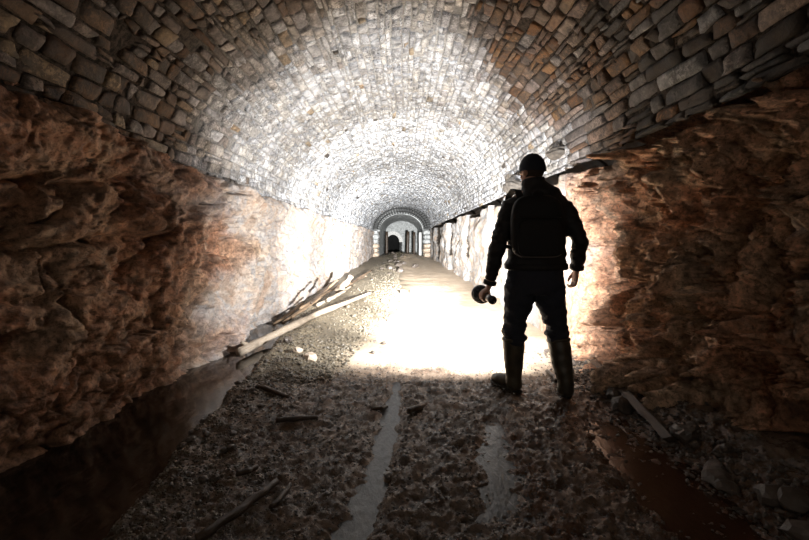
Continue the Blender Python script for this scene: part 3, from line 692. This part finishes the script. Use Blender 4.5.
for w, e, r in ((LW, ELL, .044), (RW, ELR, .047)):
    d = (w-e)/np.linalg.norm(w-e); c = w-d*.012
    mb = MB(); mb.tube([c-d*.022, c-d*.018, c+d*.006, c+d*.010], [r+.002, r+.005, r+.004, r-.002], 18); pobj('cuff', mb.mesh('cuff'), M['jacket'], jacket)
mb = MB(); mb.tube([A(536, 269.5, 2.95), A(536, 268.5, 2.95), A(536, 264, 2.95), A(536, 263, 2.95)], [(.222, .146), (.231, .155), (.232, .155), (.224, .148)], 36, cap=False); pobj('hem_band', mb.mesh('hem_band'), M['jacket'], jacket)
# trousers
def tfolds(P, N):
    kn = np.exp(-((P[:, 2]-.44)/.10)**2)
    return (.006+.016*kn)*fbm(P[:, 0]*8, P[:, 1]*8, P[:, 2]*22, 3, 151)*1.3+.006*(ridged(P[:, 0]*7, P[:, 1]*7, P[:, 2]*9+P[:, 0]*5, 3, 152)-.5)
mb = MB()
mb.tube([A(536, 258, 2.95), A(535.5, 272, 2.95), A(535, 284, 2.95), A(534.5, 293, 2.95)], [(.19, .125), (.205, .135), (.212, .14), (.17, .12)], 28)
for h, k, a, px0 in ((HIPL, KNL, ANL, 519.5), (HIPR, KNR, ANR, 549.5)):
    mb.tube([A(px0, 285), A(px0-(.3 if a is ANL else -.3), 300), h*.4+k*.6+(0, 0, 0), k+(0, 0, .02), k*.94+a*.06, k*.80+a*.20, k*.6+a*.4], [(.112, .125), (.108, .118), (.090, .098), (.079, .085), (.080, .084), (.072, .078), (.055, .06)], 20)
pobj('trousers', fuse(mb, 'trousers', .010, 4, tfolds), M['navy'])
for h, k, a, hh, tt in ((HIPL, KNL, ANL, HL, TLo), (HIPR, KNR, ANR, HR, TRo)):
    mb = MB(); kt = k*.86+a*.14; d = (tt-hh)/np.linalg.norm(tt-hh); sd = np.array([d[1], -d[0], 0])
    up = lambda z: np.array([0, 0, z+FZ])
    mb.tube([kt, k*.7+a*.3, k*.4+a*.6, a+(0, 0, .03), a-d*.005+(0, 0, -.03), hh+d*.065+up(.04)], [.081, .082, .072, .058, .058, .056], 20)
    mb.tube([hh+d*.008+up(.05), hh+d*.06+up(.058), hh+d*.13+up(.062), hh+d*.20+up(.055), hh+d*.255+up(.046), hh+d*.285+up(.040)], [(.030, .038), (.042, .046), (.046, .05), (.052, .044), (.046, .036), (.026, .024)], 18, ref=sd)
    bt = pobj('boot', fuse(mb, 'boot', .009, 4, lambda P, N: .004*fbm(P[:, 0]*9, P[:, 1]*9, P[:, 2]*16, 2, 161)), M['boot'])
    mb = MB(); c = [hh+d*q for q in (-.005, .03, .09, .14, .20, .26, .296)]
    mb.tube([p+up(.013) for p in c], [(.022, .010), (.040, .015), (.038, .012), (.043, .013), (.055, .015), (.048, .015), (.018, .010)], 14, ref=sd); pobj('boot_sole', mb.mesh('boot_sole'), M['sole'], bt)
    mb = MB(); ax = (a-k)/np.linalg.norm(a-k); mb.tube([kt-ax*.004, kt+ax*.004, kt+ax*.018, kt+ax*.022], [.078, .086, .086, .08], 22); pobj('boot_rim', mb.mesh('boot_rim'), M['boot'], bt)
# backpack worn by the person
pack = tag(empty('backpack', tuple(A(537, 227, 2.79))), 'slim black backpack with pale piping on the back of the standing person', 'backpack')
def rbox(h, p=5.0, taper=0.0, seg=40, rings=22):
    def fn(P):
        n = (np.abs(P)**p).sum(-1, keepdims=True)**(1/p); Q = P/np.maximum(n, 1e-6)
        Q = Q*np.asarray(h); Q[..., 0] *= 1-taper*np.clip(Q[..., 2]/h[2], 0, 1)**2; return Q
    m = MB(); m.ball((0, 0, 0), (1, 1, 1), seg, rings, fn); return m
mm = rbox((.182, .060, .222), 4.0, .10); obj('main_bag', mm.mesh('main_bag'), M['bag'], pack)
mm = rbox((.150, .022, .13), 5.0, .05); o = obj('front_pocket', mm.mesh('front_pocket'), M['bag'], pack, (0, -.055, -.075))
mb = MB(); t = np.linspace(-.92, .92, 15); mb.tube([(.168*q, -.055+.02*q*q, -.208+.03*abs(q)**6) for q in t], [.0035]*15, 6, ref=(0, 0, 1)); obj('piping', mb.mesh('piping'), M['trim'], pack)
mb = MB(); t = np.linspace(-1, 1, 11); mb.tube([(.14*q, -.078, .062) for q in t], [.003]*11, 6, ref=(0, 0, 1)); obj('zip', mb.mesh('zip'), M['blackmetal'], pack)
mb = MB(); mb.tube([(.035*math.cos(a), -.02, .225+.025*math.sin(a)) for a in np.linspace(0, math.pi, 11)], [(.010, .003)]*11, 8, ref=(0, 1, 0)); obj('grab_handle', mb.mesh('grab_handle'), M['bag'], pack)
for s in (-1, 1):
    mb = MB(); mb.tube([(s*.10, .03, .19), (s*.105, .10, .268), (s*.115, .18, .285), (s*.125, .27, .24), (s*.135, .315, .12), (s*.16, .30, -.02), (s*.20, .18, -.12), (s*.175, .02, -.15)], [(.026, .006)]*8, 10); st_ = obj('shoulder_strap', mb.mesh('shoulder_strap'), M['bag'], pack)
    mb = MB(); mb.box((s*.172, -.01, .03), (.006, .018, .013)); obj('side_buckle', mb.mesh('side_buckle', False), M['trim'], pack)

# ------------------------------------------------------------------ OBJECTS: torch with its light
torch = tag(empty('torch', tuple(TG)), 'black and steel hand torch with finned head shining down the tunnel', 'torch')
def lathe(name, prof, mat, seg=30):
    mb = MB(); a = np.linspace(0, 2*np.pi, seg+1); P = np.array([[TA*s+TR*r*math.cos(q)+TU*r*math.sin(q) for q in a] for s, r in prof])
    return obj(name, mesh_from(name, P, gridfaces(*P.shape[:2])), mat, torch)
lathe('tail_cap', [(-.160, .0005), (-.160, .026), (-.156, .0305), (-.122, .0305), (-.118, .027), (-.118, .001)], M['blackmetal'])
lathe('tail_switch', [(-.1645, .0005), (-.1645, .010), (-.160, .011)], M['blackmetal'])
lathe('barrel', [(-.119, .001), (-.119, .024), (-.03, .024), (-.028, .0225), (.028, .0225), (.03, .024), (.045, .024), (.045, .001)], M['steel'])
pf = [(.042, .001), (.042, .034)]
for k in range(4):
    s0 = .044+k*.018; r0 = .052+.0055*k; pf += [(s0, r0), (s0+.009, r0), (s0+.010, r0-.012), (s0+.017, r0-.011)]
pf += [(.118, .070), (.150, .072), (.152, .069), (.146, .060), (.120, .03), (.118, .001)]
head = lathe('torch_head', pf, M['blackmetal'])
lathe('lens', [(.138, .0005), (.138, .056)], M['lens'])
def spot(name, energy, ang, blend, s, rad, d=None):
    L = bpy.data.lights.new(name, 'SPOT'); L.energy = energy; L.spot_size = math.radians(ang); L.spot_blend = blend; L.shadow_soft_size = rad
    L.color = (1.0, .985, .97); o = bpy.data.objects.new(name, L); COL.objects.link(o); o.parent = torch; o.location = TA*s
    o.rotation_euler = Vector(d if d is not None else TA).to_track_quat('-Z', 'Y').to_euler(); return o
spot('torch_flood', TORCH_SPILL, SPILL_ANGLE, SPILL_BLEND, .165, .045)
spot('torch_beam', TORCH_BEAM, 76, 1.0, .165, .045)
spot('torch_hotspot', TORCH_HOT, 34, 1.0, .165, .045)

# ------------------------------------------------------------------ OBJECTS: timber and sticks
def branch(name, pts, rad, mat, label, group=None, cat='branch', seg=10, seed=0, wob=.3, stub=False, sq=False):
    pts = np.asarray(pts, float); t0 = np.linspace(0, 1, len(pts)); n = max(7, 4*len(pts)); t = np.linspace(0, 1, n)
    P = np.stack([np.interp(t, t0, pts[:, k]) for k in range(3)], 1)
    R = np.interp(t, np.linspace(0, 1, len(rad)), rad) if not np.isscalar(rad) else np.full(n, rad)
    for k in range(3): P[:, k] += R*wob*pn(t*5+seed, k*3.3, seed, 171)*(0 if k == 2 else 1)
    R = R*(1+.18*pn(t*9, seed+.3, 1, 172)); c = P.mean(0); mb = MB()
    if sq: mb.tube(P-c, [(r, r*.45) for r in R], 4, ref=(1, .3, 0))
    else: mb.tube(P-c, list(R), seg)
    V = np.concatenate(mb.v)
    if not sq: V = V+(np.stack([pn(V[:, 0]*14, V[:, 1]*14, V[:, 2]*40, 173), pn(V[:, 0]*14+9, V[:, 1]*14, V[:, 2]*40, 174), pn(V[:, 0]*14, V[:, 1]*14+9, V[:, 2]*40, 175)], 1)*np.mean(R)*.28)
    # the mesh runs along its local z so that the grain follows it
    ax = Vector(P[-1]-P[0]).normalized(); q = ax.to_track_quat('Z', 'Y'); Ri = np.array(q.to_matrix())
    o = obj(name, mesh_from(name, V@Ri, mb.f, not sq), mat, None, c); o.rotation_mode = 'QUATERNION'; o.rotation_quaternion = q
    tag(o, label, cat, group)
    if stub:
        m2 = MB(); b = P[int(n*.1)]-c; m2.tube([b, b+np.array([-.02, -.07, .05]), b+np.array([-.05, -.12, .08])], [R[0]*.6, R[0]*.45, R[0]*.3], 8)
        obj('branch_stub', mesh_from('branch_stub', np.concatenate(m2.v)@Ri, m2.f), mat, o)
    return o
def fl(px, py, lift): 
    g = ground(px, py, 0); z = float(floor_h(np.array(g[0]), np.array(g[1]), False)); z = max(z, -.06)
    g = ground(px, py, z+lift); return g
branch('fallen_pole', [fl(238, 352, .055), fl(262, 341, .06), fl(290, 327, .06), fl(320, 313, .055), fl(345, 303, .05), fl(373, 292, .04)], [.050, .044, .045, .042, .037, .025], M['palewood'], 'long pale bleached pole lying along the edge of the water channel', cat='pole', seed=1.3, wob=.7, stub=True)
D_ = 'debris against the left wall'
deb = [((274, 325, .03), (303, 303, .12), .028, 'wood', 'short brown stick at the near end of the debris along left wall'),
       ((283, 323, .05), (327, 292, .10), .03, 'wood', 'long brown branch lying lowest in the debris along left wall'),
       ((292, 317, .14), (322, 297, .22), .025, 'wood', 'thin brown stick resting on top of the near debris heap'),
       ((300, 309, .05), (343, 283, .08), .035, 'wood', 'thick brown branch in the middle of the wall debris'),
       ((311, 303, .22), (331, 283, .40), .03, 'darkwood', 'dark stick tilting upward out of the wall debris'),
       ((318, 305, .05), (352, 286, .06), .04, 'palewood', 'pale flat branch beside the middle of the wall debris'),
       ((322, 292, .22), (338, 280, .42), .035, 'wood', 'brown stick leaning up beside the white log of the debris'),
       ((337, 292, .10), (352, 276, .42), .085, 'palewood', 'stout white log propped up at the far end of the debris'),
       ((345, 287, .06), (372, 270, .10), .04, 'wood', 'brown branch stretching away behind the white log'),
       ((352, 282, .10), (366, 276, .30), .035, 'darkwood', 'dark short stick at the far end of the wall debris'),
       ((328, 300, .12), (345, 291, .16), .045, 'palewood', 'short pale block of wood below the white log')]
for k, (a, b, r, mt, lb) in enumerate(deb): branch('branch', [fl(*a), (fl(*a)+fl(*b))/2+(.02, 0, .01), fl(*b)], [r*.78, r*.7, r*.55], M[mt], lb, D_, seed=2.1*k+.7, wob=.9)
S_ = 'sticks in the mud'
for k, (a, b, r, lb) in enumerate((((276, 420), (318, 417), .016, 'dark wet stick lying crosswise in the mud left of the rut'),
                                   ((196, 540), (277, 481), .017, 'long dark stick slanting across the mud at the lower left'),
                                   ((271, 508), (290, 484), .011, 'short thin dark stick beside the long slanting one'),
                                   ((408, 411), (426, 403), .018, 'short stubby dark stick at the right edge of the grey puddle'),
                                   ((372, 409), (387, 407), .013, 'tiny dark stick at the left edge of the grey puddle'),
                                   ((257, 386), (289, 397), .018, 'dark bent stick on the gravel bank beside the water'),
                                   ((547, 371), (556, 381), .016, 'small dark stick between the boots of the man'),
                                   ((236, 474), (257, 467), .014, 'short dark stick at the end of the small brown puddle'))):
    branch('stick', [fl(*a, r*1.1), fl((a[0]+b[0])/2+2, (a[1]+b[1])/2, r*1.3), fl(*b, r*1.1)], [r, r*1.05, r*.8], M['darkwood'], lb, S_, 'stick', 8, 3.3*k, .8)
branch('timber_beam', [fl(595, 361, .04), fl(628, 394, .03), fl(672, 440, .02)], [.045, .05, .05], M['darkwood'], 'old dark timber half buried along the foot of the right wall', None, 'timber', 8, 4.4, .3, sq=True)
branch('timber_strip', [fl(604, 380, .005), fl(650, 419, .005)], [.02, .02], M['darkwood'], 'thin dark timber strip parallel to the half buried one', None, 'timber', 8, 5.4, .3, sq=True)

# ------------------------------------------------------------------ OBJECTS: stones and gravel
def ico():
    p = (1+5**.5)/2
    V = np.array([[-1, p, 0], [1, p, 0], [-1, -p, 0], [1, -p, 0], [0, -1, p], [0, 1, p], [0, -1, -p], [0, 1, -p], [p, 0, -1], [p, 0, 1], [-p, 0, -1], [-p, 0, 1]], float); V /= np.linalg.norm(V[0])
    Fc = np.array([[0, 11, 5], [0, 5, 1], [0, 1, 7], [0, 7, 10], [0, 10, 11], [1, 5, 9], [5, 11, 4], [11, 10, 2], [10, 7, 6], [7, 1, 8], [3, 9, 4], [3, 4, 2], [3, 2, 6], [3, 6, 8], [3, 8, 9], [4, 9, 5], [2, 4, 11], [6, 2, 10], [8, 6, 7], [9, 8, 1]])
    return V, Fc
def subdiv(V, Fc):
    V = list(map(tuple, V)); mp = {}; out = []
    def md(a, b):
        k = (min(a, b), max(a, b))
        if k not in mp:
            q = np.array(V[a])+np.array(V[b]); V.append(tuple(q/np.linalg.norm(q))); mp[k] = len(V)-1
        return mp[k]
    for a, b, c in Fc.tolist():
        x, y, z = md(a, b), md(b, c), md(c, a); out += [[a, x, z], [b, y, x], [c, z, y], [x, y, z]]
    return np.array(V), np.array(out)
IV, IF = ico(); I2, F2_ = subdiv(IV, IF)
def smesh(seed, mat):
    r = np.random.default_rng(seed); V = I2*(1+.35*fbm(I2[:, 0]*1.2+seed, I2[:, 1]*1.2, I2[:, 2]*1.2, 2, 181))[:, None]*np.array([1, r.uniform(.65, .9), r.uniform(.45, .7)])
    m = mesh_from('stone', V, F2_, False); m.materials.append(mat); return m
SM = {k: [smesh(10*i+j, M[k]) for j in range(5)] for i, k in enumerate(('darkstone', 'palestone', 'gravel'))}
def stone(g, r, kind, label, group=None, sink=.3, cat='stone'):
    m = SM[kind][int(rng.integers(5))]; o = bpy.data.objects.new('loose_stone', m); COL.objects.link(o)
    z = float(floor_h(np.array(g[0]), np.array(g[1]), False)); o.location = (g[0], g[1], max(z, -.09)+r*.55*(1-sink)); o.scale = (r, r, r); o.rotation_euler = (rng.uniform(-.3, .3), rng.uniform(-.3, .3), rng.uniform(0, 6.28))
    return tag(o, label, cat, group)
stone(ground(311, 361), .075, 'palestone', 'largest pale cream stone on the gravel left of the bright silt')
stone(ground(298, 353), .05, 'palestone', 'smaller pale stone just behind the largest cream stone')
stone(ground(388, 476), .030, 'darkstone', 'small dark stone standing in the middle of the grey puddle')
stone(ground(404, 294), .085, 'palestone', 'pale stone at the far edge of the gritty patch in mid tunnel')
stone(ground(412, 293), .07, 'darkstone', 'dark stone beside the pale one in mid tunnel')
stone(ground(288, 345), .07, 'darkstone', 'black clod of mud on the bank beside the pale pole')
for k in range(46):       # gravel bank beside the water
    y = 1.55*math.exp(rng.uniform(0, 1.1)); x = float(chan_edge(np.array(y)))+rng.uniform(-.02, .32)
    stone((x, y), rng.uniform(.014, .03), 'darkstone', 'small dark wet stone on the gravel bank along the water channel', 'stones on the gravel bank', .2)
for k in range(34):       # scattered on the silt
    y = rng.uniform(3.9, 8.5); x = float(np.interp(y, [3.6, 5, 7, 9], [-.45, -.3, -.05, .1]))+rng.normal(0, .16)
    stone((x, y), rng.uniform(.014, .034), 'darkstone', 'small dark stone scattered along the edge of the bright silt', 'stones along the silt edge', .2)
for k in range(26):       # pale ones on the gritty strip
    y = rng.uniform(4.5, 15); x = rng.uniform(-1.2, -.1)
    stone((x, y), rng.uniform(.02, .05), 'gravel', 'pale stone on the gritty strip between the pole and the silt', 'pale stones on the gritty strip', .3)
for k in range(22):       # foot of the right wall
    y = rng.uniform(1.5, 3.3); x = rng.uniform(1.5, 1.72)
    stone((x, y), rng.uniform(.035, .085), 'darkstone', 'dark rock fallen at the foot of the craggy right wall', 'rocks at the foot of the right wall', .3, 'rock')
for k in range(24):       # rubble mound far in
    y = rng.uniform(13, 25); x = rng.normal(-.35, .45)
    stone((x, y), rng.uniform(.06, .16), 'darkstone', 'dark rubble stone on the mound before the far arch', 'rubble far down the tunnel', .3, 'rubble')
def gravel(name, n, fx, rlo, rhi, mat, label, lift=.3):
    r = np.random.default_rng(n); x, y = fx(r, n); z = floor_h(x, y); ok = z > -.085; x, y, z = x[ok], y[ok], z[ok]; n = len(x)
    sz = np.exp(r.uniform(math.log(rlo), math.log(rhi), n)); a = r.uniform(0, 6.28, n)
    V = IV[None]*(1+r.normal(0, .16, (n, 12, 1)))*np.stack([np.ones(n), r.uniform(.55, .95, n), r.uniform(.4, .8, n)], 1)[:, None]*sz[:, None, None]
    c, s = np.cos(a)[:, None], np.sin(a)[:, None]; P = np.stack([V[..., 0]*c-V[..., 1]*s+x[:, None], V[..., 0]*s+V[..., 1]*c+y[:, None], V[..., 2]+z[:, None]+sz[:, None]*lift], -1)
    m = mesh_from(name, P, (IF[None]+(np.arange(n)*12)[:, None, None]).reshape(-1, 3), False)
    return tag(obj(name, m, mat), label, 'gravel', kind='stuff')
def bankd(r, n):
    y = 1.3*np.exp(r.uniform(0, 1.9, n)); return chan_edge(y)+np.abs(r.normal(0, .28, n))-.04, y
gravel('gravel_bank', 5200, bankd, .004, .013, M['gravel'], 'wet gravel strewn on the bank along the water channel')
gravel('mud_crumbs', 6500, lambda r, n: (r.uniform(-1.1, 1.5, n), 1.25*np.exp(r.uniform(0, 1.1, n))), .0035, .010, M['darkstone'], 'dark crumbs of mud and grit over the near floor')
gravel('grit_strip', 5000, lambda r, n: ((lambda y: (np.interp(y, [3, 5, 7, 9, 12, 20], [-.6, -.35, -.1, .0, -.1, 0])-np.abs(r.normal(0, .45, n)), y))(3.2*np.exp(r.uniform(0, 1.8, n)))), .005, .022, M['gravel'], 'mixed pale and dark grit on the left half of the further floor')
gravel('wall_foot_grit', 2600, lambda r, n: (1.62+r.normal(0, .11, n), r.uniform(1.3, 4.2, n)), .005, .02, M['darkstone'], 'dark grit and rubble crumbs at the foot of the right wall')
